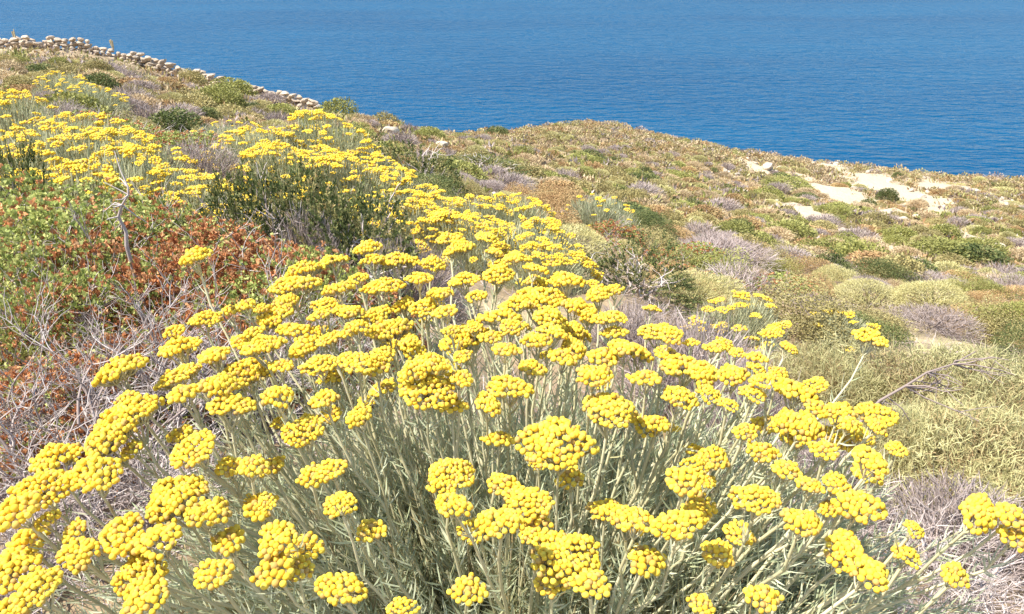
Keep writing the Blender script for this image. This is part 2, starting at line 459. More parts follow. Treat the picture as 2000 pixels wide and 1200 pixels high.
def head_mesh(name, seed, nf, ball, low=False):
    """one corymb, about 2 units wide: round florets on a shallow dome over branching flower stalks"""
    r = np.random.default_rng(seed)
    g = Geo()
    ncl = 3 if low else int(r.integers(5, 8))
    ell = r.uniform(.72, 1.0); pts = []
    cand = []
    br = 1.0 / math.sqrt(nf) * 1.02
    lob = [(r.uniform(0, 6.28), r.uniform(.02, .09)) for _ in range(3)]
    tries = 0
    while len(pts) < nf and tries < 6000:
        tries += 1
        a, q = r.uniform(0, 6.28), math.sqrt(r.uniform(0, 1))
        lim = .92 + sum(m * math.cos((k + 2) * (a - ph)) for k, (ph, m) in enumerate(lob))
        x, y = q * lim * math.cos(a), q * lim * math.sin(a) * ell
        if all((x - X) ** 2 + (y - Y) ** 2 > (br * 1.42) ** 2 for X, Y, _ in pts):
            z = .34 * (1 - q * q) + r.normal() * .035 + .06 * math.sin(5 * x + seed) * math.cos(4 * y)
            pts.append((x, y, z))
    pts = np.array(pts)
    iv, jf = ball
    for k, p in enumerate(pts):
        rr = br * r.uniform(.78, 1.04)
        sq = np.array([1, 1, r.uniform(.85, 1.05)])
        tilt = np.array([p[0], p[1], 0]) * .15
        v = iv * rr * sq + p
        if not low: v += (iv * rr) * (.08 * np.sin(iv[:, :1] * 9 + k) * np.sin(iv[:, 1:2] * 8))
        t = r.uniform(.32, 1) if r.uniform() > .12 else r.uniform(.05, .26)
        if r.uniform() < .1: t = 1
        g.add(v, jf, t, 0)
    # dull buds sunk between the florets
    if not low:
        for k in range(int(nf * .5)):
            a, q = r.uniform(0, 6.28), math.sqrt(r.uniform(0, 1)) * .95
            p = np.array([q * math.cos(a), q * math.sin(a) * ell, .34 * (1 - q * q) - br * .5])
            g.add(ICO1[0] * br * .85 + p, ICO1[1], r.uniform(.05, .5), 0)
    # flower stalks
    hub = np.array([0, 0, -.95 if not low else -.7])
    sub = [np.array([math.cos(a) * .45, math.sin(a) * .45 * ell, -.28]) for a in r.uniform(0, 6.28, ncl)] + [np.array([0, 0, -.25])]
    sub = np.array(sub)
    tubes(g, np.stack([np.repeat(hub[None], len(sub), 0), (hub + sub) * .5 + np.array([0, 0, -.08]), sub], 1), np.array([[.05, .04, .035]]), 4, r.uniform(.3, 1, len(sub)), 1)
    near = np.argmin(((pts[:, None, :2] - sub[None, :, :2]) ** 2).sum(-1), 1)
    tubes(g, np.stack([sub[near], (sub[near] + pts) * .5 + np.array([0, 0, -.06]), pts], 1), np.array([[.03, .026, .03]]), 3, r.uniform(.3, 1, len(pts)), 1)
    return g.mesh(name, [M['yellow'], M['sage']])

NFL = (30, 38, 46, 56, 66, 78, 90, 104, 120, 140)
HEADS = [head_mesh("flower_head", 40 + k, int(n), ICO2) for k, n in enumerate(NFL)]
MIDHEADS = [head_mesh("flower_head", 80 + k, int(n), ICO1, True) for k, n in enumerate((13, 16, 20, 11))]

# ------------------------------------------------------------------ the large flowering bush in front
BUSH = np.array([0.02, 1.30]); BUSH_Z = ground(*BUSH)
CAN = -0.72                         # height of the flower canopy below the lens
heads = """382 503 65 1.62;718 486 55;729 508 45;780 512 70;650 512 55;596 529 70;575 560 92;750 562 82;662 566 60;880 470 55;897 489 70;845 517 60;950 466 48 2.0;965 494 35;907 549 66;
974 538 75;1009 508 50;1046 527 52;1047 552 50;1095 552 60;787 597 60;834 601 75;638 597 60;680 611 60;536 618 80;624 618 45;480 597 40;510 604 35;451 608 40;575 646 65;494 650 42;760 646 95;
736 615 60;799 671 60;806 685 50;596 678 80;515 678 85;473 668 45;624 713 75;697 709 70;736 720 55;746 695 60;680 653 45;421 692 50;484 727 90;550 716 45;830 720 100;907 664 115;883 646 40;
925 641 40;904 697 40;988 685 55;1047 667 60;1051 587 105;1009 597 70;977 622 80;1075 625 80;1079 650 70;428 755 70;452 793 92;543 776 65;633 781 62;701 814 70;592 842 95;834 765 110;883 793 60;
953 790 72;995 758 85;1110 548 65;1170 575 65;1150 612 60;1125 600 60;1185 622 60;1120 645 55;1120 682 70;1285 650 78;1160 735 75;1220 682 70;1250 692 60;1190 803 110;1085 868 145;
1310 655 50;1335 718 85;1372 731 75;1430 735 65;1384 770 50;1328 777 78;1391 682 38;1478 700 42;1477 721 38;1489 745 50;1422 791 42;1513 647 32 1.75;1541 682 42 1.7;1699 661 68 1.62;
1552 766 80;1594 752 42;1538 826 72;1573 835 80;1594 798 50;1640 805 62;1713 812 80;1713 836 40;1678 854 60;1632 857 60;1457 845 50;1489 885 55;1751 878 42;1699 899 78;1695 924 60;1538 920 55;
1580 949 50;1636 948 55;1360 910 50;1338 941 78;1475 975 95;1565 1022 72;1650 1080 95;1695 1118 85;1680 990 85;1620 995 45;1785 1035 40;1770 1085 50;1865 1125 55;1910 1005 85;1975 1010 60;1985 1050 55;
1490 1170 60;1370 1185 55;1240 1015 85;1325 1025 95;1105 1090 135;1155 1142 70;1030 985 100;975 1022 85;880 930 105;885 988 80;238 725 95;350 737 90;358 770 60;429 754 75;254 812 110;217 854 110;
250 780 45;258 880 42;379 879 98;450 912 62;496 912 62;646 917 58;663 983 58;108 896 85;183 927 100;83 958 95;33 1000 75;92 1017 50;346 975 130;408 1004 80;238 1046 90;308 1058 80;146 1037 45;
154 1083 68;54 1062 70;25 1117 110;75 1150 100;33 1187 80;275 1125 105;285 1165 85;417 1121 68;446 1058 68;542 1054 78;535 1117 75;585 1112 55;667 1150 92;521 983 35;785 1190 55;402 625 62;
341 647 42;350 680 75;416 697 55;560 590 50;700 545 45;820 545 50;930 580 50;860 575 50;1100 700 60;1040 720 55;1200 650 50;1260 740 60;1300 690 45;1180 700 60;640 665 50;700 640 50;900 740 55;
1470 770 50;1520 730 40;1560 860 50;1610 880 50;1660 830 45;1440 690 34;1350 670 30;960 660 50;1000 640 50;870 610 50"""
HL = []
for tok in heads.replace("\n", "").split(";"):
    a = [float(x) for x in tok.split()]
    u, v, w = a[:3]
    d = ray(u, v)
    if len(a) > 3:
        Y = a[3]
    else:
        zc = CAN + rng.normal() * .022 - .05 * max(0, (v - 1000) / 200) + .03 * math.exp(-((v - 650) / 200) ** 2)
        Y = zc / (d[2] / d[1])
    p = np.array([0, 0, CZ]) + d * (Y / d[1])
    dist = np.linalg.norm(p - np.array([0, 0, CZ]))
    HL.append((p, w * 1.08 * dist / FPX, len(a) > 3))
# a few more heads between, lower down in the bush, half hidden by the others
for k in range(78):
    a, q = rng.uniform(0, 6.28), math.sqrt(rng.uniform(.05, 1))
    x, y = BUSH[0] + .62 * q * math.cos(a), BUSH[1] + .06 + .52 * q * math.sin(a)
    HL.append((np.array([x, y, CZ + CAN - rng.uniform(.03, .12)]), rng.uniform(.035, .06), False))

bush = obj("everlasting_bush", None, loc=(BUSH[0], BUSH[1], BUSH_Z - .02))
tag(bush, "large everlasting bush covered in yellow flower heads in front of bare grey twigs", "flowering bush")
B0 = np.array([BUSH[0], BUSH[1], BUSH_Z - .02])
def rot_to(o, n, spin):
    q = Vector(n).to_track_quat('Z', 'Y')
    from mathutils import Quaternion
    o.rotation_mode = 'QUATERNION'
    o.rotation_quaternion = q @ Quaternion((0, 0, 1), spin)

def make_stalk(p, w, tall, k):
    p = p - B0
    hr = w * .5
    base = np.array([p[0] * rng.uniform(.28, .52), p[1] * rng.uniform(.25, .5), rng.uniform(.02, .12)]) + rng.normal(size=3) * np.array([.05, .05, 0])
    out = norm(np.array([p[0] - base[0], p[1] - base[1], 0.0])[None])[0]
    lean = math.hypot(p[0] - base[0], p[1] - base[1]) / max(p[2] - base[2], .1)
    nrm = norm((np.array([0, 0, 1]) + out * min(lean, .9) * .32 + rng.normal(size=3) * .12)[None])[0]
    top = p - nrm * hr * .95
    c1 = base + np.array([0, 0, .35]) * (top[2] - base[2]) + (top - base) * np.array([.4, .4, .1])
    K = 9
    t = np.linspace(0, 1, K)[:, None]
    c2 = top - nrm * .14
    pts = (1 - t) ** 3 * base + 3 * (1 - t) ** 2 * t * c1 + 3 * (1 - t) * t ** 2 * c2 + t ** 3 * top
    pts[1:-1] += rng.normal(size=(K - 2, 3)) * .004
    g = Geo()
    r0 = rng.uniform(.0026, .0036)
    tubes(g, pts[None], np.linspace(r0 * 1.15, r0 * .72, K)[None], 6, rng.uniform(.35, 1), 0)
    n = int(rng.integers(50, 80))
    s = rng.uniform(.15, .97, n) * (K - 1)
    i = np.minimum(s.astype(int), K - 2); fr = (s - i)[:, None]
    bp = pts[i] * (1 - fr) + pts[i + 1] * fr
    tg = norm(pts[i + 1] - pts[i])
    side = norm(np.cross(tg, rdir(n)))
    blades(g, bp, tg * rng.uniform(.5, 1.6, (n, 1)) + side, rng.uniform(.016, .040, n), rng.uniform(.0018, .0032, n), np.clip(rng.normal(.62, .25, n), 0, 1), 1, .35, tg)
    st = obj("flower_stalk", g.mesh("flower_stalk", [M['sage'], M['sageleaf']]), bush)
    want = (1.02 * hr / .0047) ** 2
    best = int(np.argmin(np.abs(np.log(np.array(NFL) / want))))
    h = obj("flower_head", HEADS[int(np.clip(best + rng.integers(-1, 2), 0, len(NFL) - 1))], st, p, 0, hr)
    h.scale = (hr, hr * rng.uniform(.85, 1.05), hr * rng.uniform(.9, 1.15))
    rot_to(h, nrm, rng.uniform(-.5, .5) + (math.pi if rng.uniform() < .5 else 0))
    return st
for k, (p, w, tall) in enumerate(HL[:298]):
    make_stalk(p, w, tall, k)

# leafy shoots without flowers, and dry stems, filling the body of the bush
def shoots(n, seed):
    r = np.random.default_rng(seed)
    g = Geo()
    a = r.uniform(0, 6.28, n); q = np.sqrt(r.uniform(0, 1, n))
    bx, by = .66 * q * np.cos(a), .60 * q * np.sin(a) - .08
    K = 5
    H = r.uniform(.16, .42, n) * (1.1 - .35 * q)
    tops = np.stack([bx * 1.2 + r.normal(size=n) * .05, by * 1.15 + r.normal(size=n) * .05, H + .10], -1)
    base = np.stack([bx * .8, by * .8, np.full(n, .0)], -1)
    t = np.linspace(0, 1, K)[None, :, None]
    mid = (base + tops) * .5 + np.stack([-bx, -by, np.zeros(n)], -1) * .12
    pts = (1 - t) ** 2 * base[:, None] + 2 * (1 - t) * t * mid[:, None] + t ** 2 * tops[:, None]
    tubes(g, pts, np.linspace(.0022, .0012, K)[None], 3, r.uniform(0, .8, n), 0)
    m = 52
    s = r.uniform(.3, 1.0, (n, m)) * (K - 1)
    i = np.minimum(s.astype(int), K - 2); fr = (s - i)[..., None]
    ix = np.arange(n)[:, None]
    bp = (pts[ix, i] * (1 - fr) + pts[ix, i + 1] * fr).reshape(-1, 3)
    tg = norm(pts[ix, i + 1] - pts[ix, i]).reshape(-1, 3)
    N = n * m
    side = norm(np.cross(tg, rdir(N, r)))
    tint = np.clip(np.repeat(r.uniform(.15, .85, n), m) + r.normal(size=N) * .14, 0, 1)
    blades(g, bp, tg * r.uniform(.7, 1.5, (N, 1)) + side * .9, r.uniform(.018, .040, N), r.uniform(.0019, .0034, N), tint, 1, .3, tg)
    return g
g = shoots(2600, 3)
tag(obj("leafy_shoots", g.mesh("leafy_shoots", [M['sage'], M['sageleaf']]), bush), kind="stuff")
g = Geo()
n = 420
a = rng.uniform(0, 6.28, n); q = np.sqrt(rng.uniform(0, 1, n))
b = np.stack([.42 * q * np.cos(a), .45 * q * np.sin(a), np.full(n, .01)], -1)
tp = b * np.array([1.45, 1.4, 1]) + np.stack([rng.normal(size=n) * .08, rng.normal(size=n) * .08, rng.uniform(.2, .5, n)], -1)
md = (b + tp) * .5 + rng.normal(size=(n, 3)) * .02
tubes(g, np.stack([b, md, tp], 1), np.array([[.0024, .0018, .0009]]), 4, rng.uniform(0, 1, n), 0)
tag(obj("dry_stems", g.mesh("dry_stems", [M['straw']]), bush), kind="stuff")

# ------------------------------------------------------------------ the other everlasting bushes
def mid_bush_meshes(k):
    g = Geo()
    n = 2600
    p, d, s = dome_points(n, 300 + k, .72, .2, .2, low=.02)
    base = p * np.array([.35, .35, .1]); base[:, 2] = 0
    blades(g, p, d * .6 + np.array([0, 0, 1.0]) + rng.normal(size=(n, 3)) * .3, rng.uniform(.05, .13, n), rng.uniform(.004, .008, n), rng.uniform(0, 1, n), 0, .2)
    m = 260
    tubes(g, np.stack([base[:m], (base[:m] + p[:m]) * .5, p[:m]], 1), np.array([[.004, .0035, .003]]), 3, rng.uniform(0, 1, m), 0)
    # each spot for a flower head
    hp, hd, _ = dome_points(84, 300 + k, .72, .2, .97, low=.28)
    hp = hp * np.array([1.05, 1.05, 1.16])
    tubes(g, np.stack([hp * np.array([.6, .6, .5]), hp * np.array([.9, .9, .8]), hp - np.array([0, 0, .02])], 1), np.array([[.004, .0035, .003]]), 3, rng.uniform(.4, 1, len(hp)), 0)
    return g.mesh("foliage", [M['midsage']]), hp, hd
MB = [mid_bush_meshes(k) for k in range(4)]
def mid_bush(x, y, w, label, group, nheads=60, z=None):
    k = int(rng.integers(len(MB)))
    me, hp, hd = MB[k]
    o = obj("everlasting_bush", None, loc=(x, y, ground(x, y) - .03), rz=rng.uniform(0, 6.28), sc=(w, w, w * rng.uniform(.8, 1.05)))
    tag(o, label, "flowering bush", group)
    obj("foliage", me, o)
    for i in rng.permutation(len(hp))[:nheads]:
        r = rng.uniform(.032, .056) / w
        h = obj("flower_head", MIDHEADS[int(rng.integers(len(MIDHEADS)))], o, hp[i], rng.uniform(0, 6.28), (r, r, r * .8))
        h.rotation_euler = (rng.normal() * .2, rng.normal() * .2, rng.uniform(0, 6.28))
    return o
def at(u, Y): return (u - 1000) / FPX * Y * 1.02 / .98, Y     # ground spot at forward distance Y under picture column u
def spot(u, v, Y):
    q = P(u, v, Y); return q[0], q[1]
L1 = "everlasting bush in the yellow drift behind the rust shrubs"
for (u, v, Y, w) in [(30, 250, 9.2, 1.2), (110, 260, 8.0, 1.2), (190, 270, 8.4, 1.1), (60, 290, 6.9, 1.2), (160, 300, 6.6, 1.2), (260, 310, 7.0, 1.1), (230, 330, 6.0, 1.0), (330, 330, 6.2, 1.0), (390, 345, 5.9, .8), (20, 320, 6.0, 1.0), (120, 340, 5.6, 1.0)]:
    mid_bush(*spot(u, v, Y), w, L1 + (", in its near row" if Y < 6.3 else ", in its middle" if Y < 7.5 else ", at its uphill end"), "yellow drift behind the rust leaved shrubs", 80)
L2 = "everlasting bush in the yellow band between dark green shrubs"
for (u, v, Y, w) in [(500, 300, 8.6, 1.1), (570, 290, 9.0, 1.2), (640, 300, 9.0, 1.2), (540, 330, 7.8, 1.0), (610, 340, 7.8, 1.1), (700, 330, 8.6, 1.1), (680, 365, 7.6, 1.0), (745, 375, 8.2, 1.1), (800, 400, 8.0, 1.1), (845, 430, 7.6, .9), (760, 420, 7.0, .9), (820, 460, 6.6, .8)]:
    mid_bush(*spot(u, v, Y), w, L2 + (", at its top end" if u < 620 else ", halfway down" if u < 750 else ", at its lower end"), "yellow band running downhill", 82)
L3 = "everlasting bush with paler yellow heads at the foot of the downhill yellow band"
for (u, v, Y, w) in [(920, 430, 8.6, 1.0), (985, 420, 8.8, 1.1), (1040, 430, 8.4, .9), (950, 470, 7.0, .9), (1010, 480, 6.6, 1.0), (900, 480, 6.4, .8), (1060, 500, 6.0, .8)]:
    mid_bush(*spot(u, v, Y), w, L3, "paler everlasting bushes at the foot of the band", 74)
mid_bush(*spot(1440, 610, 5.6), .75, "small yellow everlasting bush beside the grey twig mound and yellow-green spurge", None, 34)
mid_bush(*spot(1640, 600, 6.2), .6, "sparse everlasting bush behind the pale green thorny shrubs", None, 16)
mid_bush(*spot(1165, 415, 13), 1.3, "lone faded everlasting bush on the slope below the headland", None, 30)
for (u, v, Y) in [(120, 165, 17), (150, 172, 16), (175, 180, 15)]:
    mid_bush(*spot(u, v, Y), 1.2, "distant everlasting bush in a yellow strip among grey scrub", "distant yellow strip", 50)
mid_bush(*spot(425, 232, 11.5), 1.1, "everlasting bush with few heads beside rust shrubs above the yellow drift", None, 34)

# ------------------------------------------------------------------ shrubs near by
def shrub(name, parts, x, y, w, h, label, cat, group=None, dz=-.04, rz=None):
    """parts: list of (part name, mesh, kind)"""
    o = obj(name, None, loc=(x, y, ground(x, y) + dz), rz=rng.uniform(0, 6.28) if rz is None else rz, sc=(w, w, h))
    tag(o, label, cat, group)
    for pn, me, kd in parts:
        c = obj(pn, me, o)
        if kd: c["kind"] = kd
    return o

def rise(u, vtop, Y, unit):
    """height scale that lifts a plant of the given unit height from the ground to a sight line"""
    q = P(u, vtop, Y)
    return max(.3, (q[2] - ground(q[0], q[1])) / unit)

def rust_parts(k, green, rust):
    g = Geo(); tips = twigs(g, 11, .40, 1.15, 500 + k, 3, .007, 4, 0)
    br = g.mesh("branches", [M['twig']])
    g = Geo()
    # leaf sprigs: small rosettes of round leaves
    def sprigs(mat_t, n, L, W, seed, m=7, open_=.9):
        r = np.random.default_rng(seed)
        p, d, s = dome_points(n, 500 + k, .8, .5, .45, r, low=.0)
        pp = np.repeat(p, m, 0) + r.normal(size=(n * m, 3)) * .006
        dd = np.repeat(d, m, 0) * .7 + rdir(n * m, r) * open_ + np.array([0, 0, .25])
        t = np.clip(np.repeat(r.uniform(0, 1, n), m) * .7 + r.uniform(0, .4, n * m), 0, 1)
        leaves(g, pp, dd, L * r.uniform(.6, 1.2, n * m), W * r.uniform(.7, 1.2, n * m), t, 0, .35, .1)
    parts = [("branches", br, None)]
    if green:
        g = Geo(); sprigs(0, int(green * 1.8), .027, .019, 510 + k); parts.append(("green_leaves", g.mesh("green_leaves", [M['green']]), "stuff"))
    if rust:
        g = Geo(); sprigs(0, int(rust * 1.8), .026, .018, 520 + k, 9, .8); parts.append(("dried_leaves", g.mesh("dried_leaves", [M['rust']]), "stuff"))
    return parts
RUSTY = [rust_parts(0, 170, 420), rust_parts(1, 260, 330)]
GREENY = [rust_parts(2, 520, 130), rust_parts(3, 420, 190)]
GR, GG = "leafy shrubs turning rust on the left bank", "greener leafy shrubs on the left bank"
LR = ["rust clustered shrub right behind the tall lone flower head", "rust clustered shrub between the lone flower head and the darkest green shrub", "rust clustered shrub bordering the yellow drift past the lone flower head",
      "rust clustered shrub at the foot of the crooked dead branch", "low rust and green shrub at the back of the yellow bush among bare twigs", "low rust shrub under the tall lone flower head among bare twigs",
      "rust shrub in front of the darkest green shrub", "small rust shrub between the darkest green shrub and the yellow heads", "low rust shrub half buried in bare grey twigs", "low rust shrub half buried in bare grey twigs",
      "low rust shrub half buried in bare grey twigs", "small rust and green shrub touching the back of the yellow bush", "rust speckled shrub uphill of the crooked dead branch", "low rust shrub half buried in bare grey twigs"]
LG = ["broad green leafy shrub above the half buried rust shrubs", "green leafy shrub just uphill of the crooked dead branch", "green leafy shrub bordering the dark green sprig on the left bank",
      "green leafy shrub between the crooked dead branch and the yellow drift", "green leafy shrub along the near edge of the yellow drift", "tall green leafy shrub rising out of the bare grey twigs", "green leafy shrub in the middle of the rust patch",
      "fresh green shrub next to the darkest green shrub", "small green and rust shrub among the bare grey twigs", "green speckled shrub over the shaded twigs on the left bank", "small green shrub deep in the bare grey twigs"]
for i, (u, v, Y, w, h, kd) in enumerate([(460, 470, 3.9, 1.0, .75, 0), (560, 480, 3.7, .9, .75, 1), (380, 470, 4.2, 1.0, .8, 0), (300, 480, 3.5, .9, .8, 0), (520, 560, 3.1, .75, .55, 1), (400, 580, 2.9, .8, .55, 0), (620, 520, 3.6, .7, .6, 0), (720, 500, 3.9, .6, .55, 0),
                         (250, 600, 2.7, .7, .5, 0), (60, 660, 2.4, .6, .5, 0), (120, 760, 2.1, .5, .4, 0), (660, 560, 3.2, .6, .5, 1), (180, 480, 3.7, .8, .7, 1), (30, 720, 2.0, .5, .4, 0)]):
    x, y = spot(u, v, Y)
    shrub("rust_leaved_shrub", RUSTY[kd], x, y, w * rng.uniform(.85, 1.0), h * rng.uniform(1.0, 1.35), LR[i], "shrub", GR)
for i, (u, v, Y, w, h, kd) in enumerate([(80, 440, 4.0, 1.1, .85, 0), (200, 420, 4.3, 1.0, .8, 1), (20, 400, 4.4, 1.1, .9, 0), (290, 420, 4.6, 1.0, .75, 1), (130, 380, 4.9, 1.0, .75, 0), (0, 470, 3.4, .8, .75, 0), (480, 520, 3.4, .8, .7, 0), (590, 500, 3.5, .7, .7, 0), (330, 620, 2.6, .6, .4, 1), (110, 520, 3.2, .7, .8, 1), (20, 560, 2.9, .5, .55, 1)]):
    x, y = spot(u, v, Y)
    shrub("green_leaved_shrub", GREENY[kd], x, y, w * rng.uniform(.85, 1.0), h * rng.uniform(1.0, 1.3), LG[i], "shrub", GG)
# farther rust shrubs above the yellow drift
for (u, v, Y) in [(90, 205, 11), (170, 215, 10.5), (240, 225, 10), (330, 240, 9.8), (390, 250, 9.6), (300, 232, 10.6)]:
    x, y = spot(u, v, Y)
    shrub("rust_leaved_shrub", RUSTY[1] if u % 2 else GREENY[1], x, y, 1.2, .8, "rust tinged leafy shrub above the yellow drift", "shrub", "rust tinged shrubs above the drift")

for (u, v, Y) in [(1195, 440, 12), (1290, 470, 11), (1330, 505, 9.5), (1400, 530, 9), (1180, 480, 9.5), (1360, 480, 11.5), (1520, 560, 9)]:
    x, y = spot(u, v, Y)
    shrub("rust_leaved_shrub", RUSTY[1] if u % 20 else GREENY[1], x, y, 1.0, .75, "orange tinged leafy shrub in the dip past the yellow bush", "shrub", "orange tinged shrubs in the dip")

# bare grey twig bushes between the big bush and the rust shrubs
def dead_twig_mesh(k, n0=11, kids=4, lev=4, r0=.011):
    g = Geo(); twigs(g, n0, .46, 1.25, 600 + k, lev, r0, kids, 0, .16, 5, .2)
    return g.mesh("twigs", [M['twig']])
DT = [dead_twig_mesh(k) for k in range(3)]
for i, (u, v, Y, w, h) in enumerate([(330, 720, 2.35, .8, .62), (180, 780, 2.1, .8, .6), (60, 860, 1.9, .75, .5), (430, 650, 2.6, .8, .62), (520, 600, 2.8, .7, .6), (100, 940, 1.7, .6, .4), (230, 850, 1.85, .6, .42), (20, 780, 2.2, .6, .55), (280, 640, 2.7, .7, .6), (40, 1000, 1.6, .5, .3), (600, 560, 3.0, .6, .6), (1830, 1080, 1.75, .5, .3), (1960, 1130, 1.65, .5, .3), (1700, 1180, 1.6, .4, .25), (30, 1180, 1.5, .45, .25), (1900, 960, 2.1, .6, .4), (1560, 860, 2.4, .6, .45), (1650, 960, 2.1, .5, .35)]):
    x, y = spot(u, v, Y)
    shrub("bare_twig_bush", [("branches", DT[i % 3], None)], x, y, w, h * (1.05 if v < 660 else 1.0), "leafless grey twig bush between the yellow bush and the rust shrubs" if u < 700 else "leafless grey twigs between the yellow bush and the thorny shrubs", "dead bush", "leafless twig bushes by the rust shrubs" if u < 700 else "leafless twigs by the thorny shrubs")
# the crooked dead branch in the rust shrubs
g = Geo()
r_ = np.random.default_rng(5)
main = np.array([[0, 0, 0], [.02, 0, .14], [-.03, .02, .27], [.03, 0, .38], [.10, 0, .47], [.11, 0, .54], [.05, .02, .57]])
tubes(g, main[None], np.linspace(.017, .007, 7)[None], 6, .6)
for k in range(9):
    i = int(r_.integers(2, 6)); b = main[i]
    d = r_.normal(size=3) * .12 + np.array([0, 0, .06])
    tubes(g, np.stack([b, b + d * .6 + r_.normal(size=3) * .02, b + d * 1.1])[None], np.array([[.008, .005, .003]]), 4, .8)
x, y = spot(245, 470, 3.5)
zb = P(245, 440, 3.5)[2] - .10
tubes(g, np.array([[[.06, .03, (ground(x, y) - zb) / .5 - .06], [.03, .02, (ground(x, y) - zb) / 1.0], [0, 0, .01]]]), np.array([[.024, .02, .017]]), 6, .5)
tag(obj("crooked_branch", g.mesh("crooked_branch", [M['twig']]), loc=(x, y, zb), sc=.5), "crooked dead grey branch sticking up out of the rust and green shrubs", "dead branch")

# dark green needle shrubs
def juniper_parts(k):
    g = Geo(); twigs(g, 8, .42, .9, 700 + k, 3, .016, 4, 0)
    br = g.mesh("branches", [M['twig']])
    g = Geo()
    r = np.random.default_rng(710 + k)
    n, m = 620, 16
    p, d, s = dome_points(n, 700 + k, .95, .4, .45, r)
    pp = np.repeat(p, m, 0); dd = np.repeat(d, m, 0)
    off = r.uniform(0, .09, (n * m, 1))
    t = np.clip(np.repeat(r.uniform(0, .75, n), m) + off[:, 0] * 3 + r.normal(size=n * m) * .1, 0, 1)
    leaves(g, pp + dd * off, dd + rdir(n * m, r) * .9, r.uniform(.018, .036, n * m), r.uniform(.010, .016, n * m), t, 0, .2)
    return [("branches", br, None), ("foliage", g.mesh("foliage", [M['juniper']]), "stuff")]
JP = [juniper_parts(k) for k in range(3)]
for (u, vt, Y, w, lab) in [(455, 312, 5.4, .62, "small dark green shrub at the edge of the yellow drift"), (560, 310, 5.2, .75, "dark green shrub with grey twigs beneath it in the yellow band"),
                        (680, 352, 5.0, .85, "darkest green shrub beside the rust leaf clusters"), (630, 360, 5.4, .6, "upright dark green shrub touching the darkest one"),
                        (815, 278, 12.0, 1.3, "large tan tipped dark green shrub above the yellow band"), (872, 335, 10.5, .55, "russet tipped dark shrub below the large tan tipped one"),
                        (945, 303, 19, 1.7, "broad grey green shrub beyond the tan tipped one"), (1240, 480, 6.6, .9, "brown green shrub with shaded base beyond the flower heads"),
                        (10, 262, 5.0, .4, "dark green sprig of a shrub at the edge of the left bank")]:
    x, y = spot(u, vt, Y)
    shrub("needle_shrub", JP[int(rng.integers(3))], x, y, w, rise(u, vt, Y, .66), lab, "shrub")

# fine grey and lavender dead mounds
def mound_mesh(name, mat, n, L, W, seed, bend=.5, h=.8, up=.4, inner=.25, lump=.25, spread=.55):
    g = Geo()
    p, d, s = dome_points(n, seed, h, lump, inner, low=0)
    q = np.random.default_rng(seed + 3); cl = norm(q.normal(size=(30, 3))); ct = q.uniform(0, 1, 30)
    t = np.clip(.4 * ct[np.argmax(d @ cl.T, 1)] + .6 * rng.uniform(0, 1, n), 0, 1)
    blades(g, p, d + np.array([0, 0, up]) + rng.normal(size=(n, 3)) * spread, L * rng.uniform(.5, 1.4, n), W * rng.uniform(.7, 1.3, n), t, 0, bend)
    m = 60
    tubes(g, np.stack([p[:m] * .02, p[:m] * .5, p[:m] * .97], 1), np.array([[.012, .008, .003]]), 3, rng.uniform(0, .5, m), 0)
    return g.mesh(name, [mat])
LAV = [mound_mesh("twigs", M['lavtwig'], 4200, .10, .0045, 800 + k) for k in range(2)]
for (u, v, Y, w, h, lab) in [(790, 445, 5.0, .8, .6, "fine grey lavender dead mound behind the yellow heads, below the yellow band"), (1370, 592, 3.6, .85, .5, "pale grey dead twig mound right of the yellow heads"),
                             (1480, 680, 3.0, .7, .42, "grey brown dead twig mound between yellow heads and thorny shrub"), (1250, 578, 4.6, .8, .45, "reddish grey dead mound just past the top of the yellow bush"),
                             (1600, 800, 2.5, .6, .4, "grey dead twigs under the thorny shrub's edge"), (370, 255, 7.4, .9, .5, "grey dead mound in a gap of the yellow drift"),
                             (590, 385, 4.9, .5, .55, "grey dead twig mound between two dark green shrubs"), (1450, 512, 9, 1.4, .7, "dark grey dead mound beside green and russet shrubs"),
                             (1420, 458, 13, 1.6, .6, "wide lavender grey mound on the middle slope"), (1130, 458, 9.0, 1.0, .5, "lavender grey mound past the foot of the yellow band"),
                             (1830, 590, 8.0, .9, .6, "dark brown grey dead mound beyond the thorny shrubs"), (1900, 935, 2.35, .7, .3, "tangle of grey twigs at the foot of the thorny shrub")]:
    x, y = spot(u, v, Y)
    shrub("dead_mound", [("twigs", LAV[int(rng.integers(2))], "stuff")], x, y, w, rise(u, v, Y, .60), lab, "dead bush")

# green thorny shrubs on the right
def thorn_mesh(seed, n=26000):
    g = Geo()
    p, d, s = dome_points(n, seed, .75, .45, .72, low=-.05)
    q = np.random.default_rng(seed + 3); cl = norm(q.normal(size=(60, 3))); cl[:, 2] = np.abs(cl[:, 2]); ct = q.uniform(0, 1, 60)
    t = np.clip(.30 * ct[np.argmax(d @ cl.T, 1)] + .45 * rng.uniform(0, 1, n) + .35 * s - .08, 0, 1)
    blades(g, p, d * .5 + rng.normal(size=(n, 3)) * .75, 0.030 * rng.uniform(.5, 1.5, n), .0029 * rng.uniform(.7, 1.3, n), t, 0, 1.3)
    m = 150
    tubes(g, np.stack([p[:m] * .02, p[:m] * .5 + rng.normal(size=(m, 3)) * .02, p[:m] * .95], 1), np.array([[.012, .007, .003]]), 4, rng.uniform(0, .3, m), 0)
    return g.mesh("thorny_stems", [M['thorn']])
TH = [thorn_mesh(900), thorn_mesh(901)]
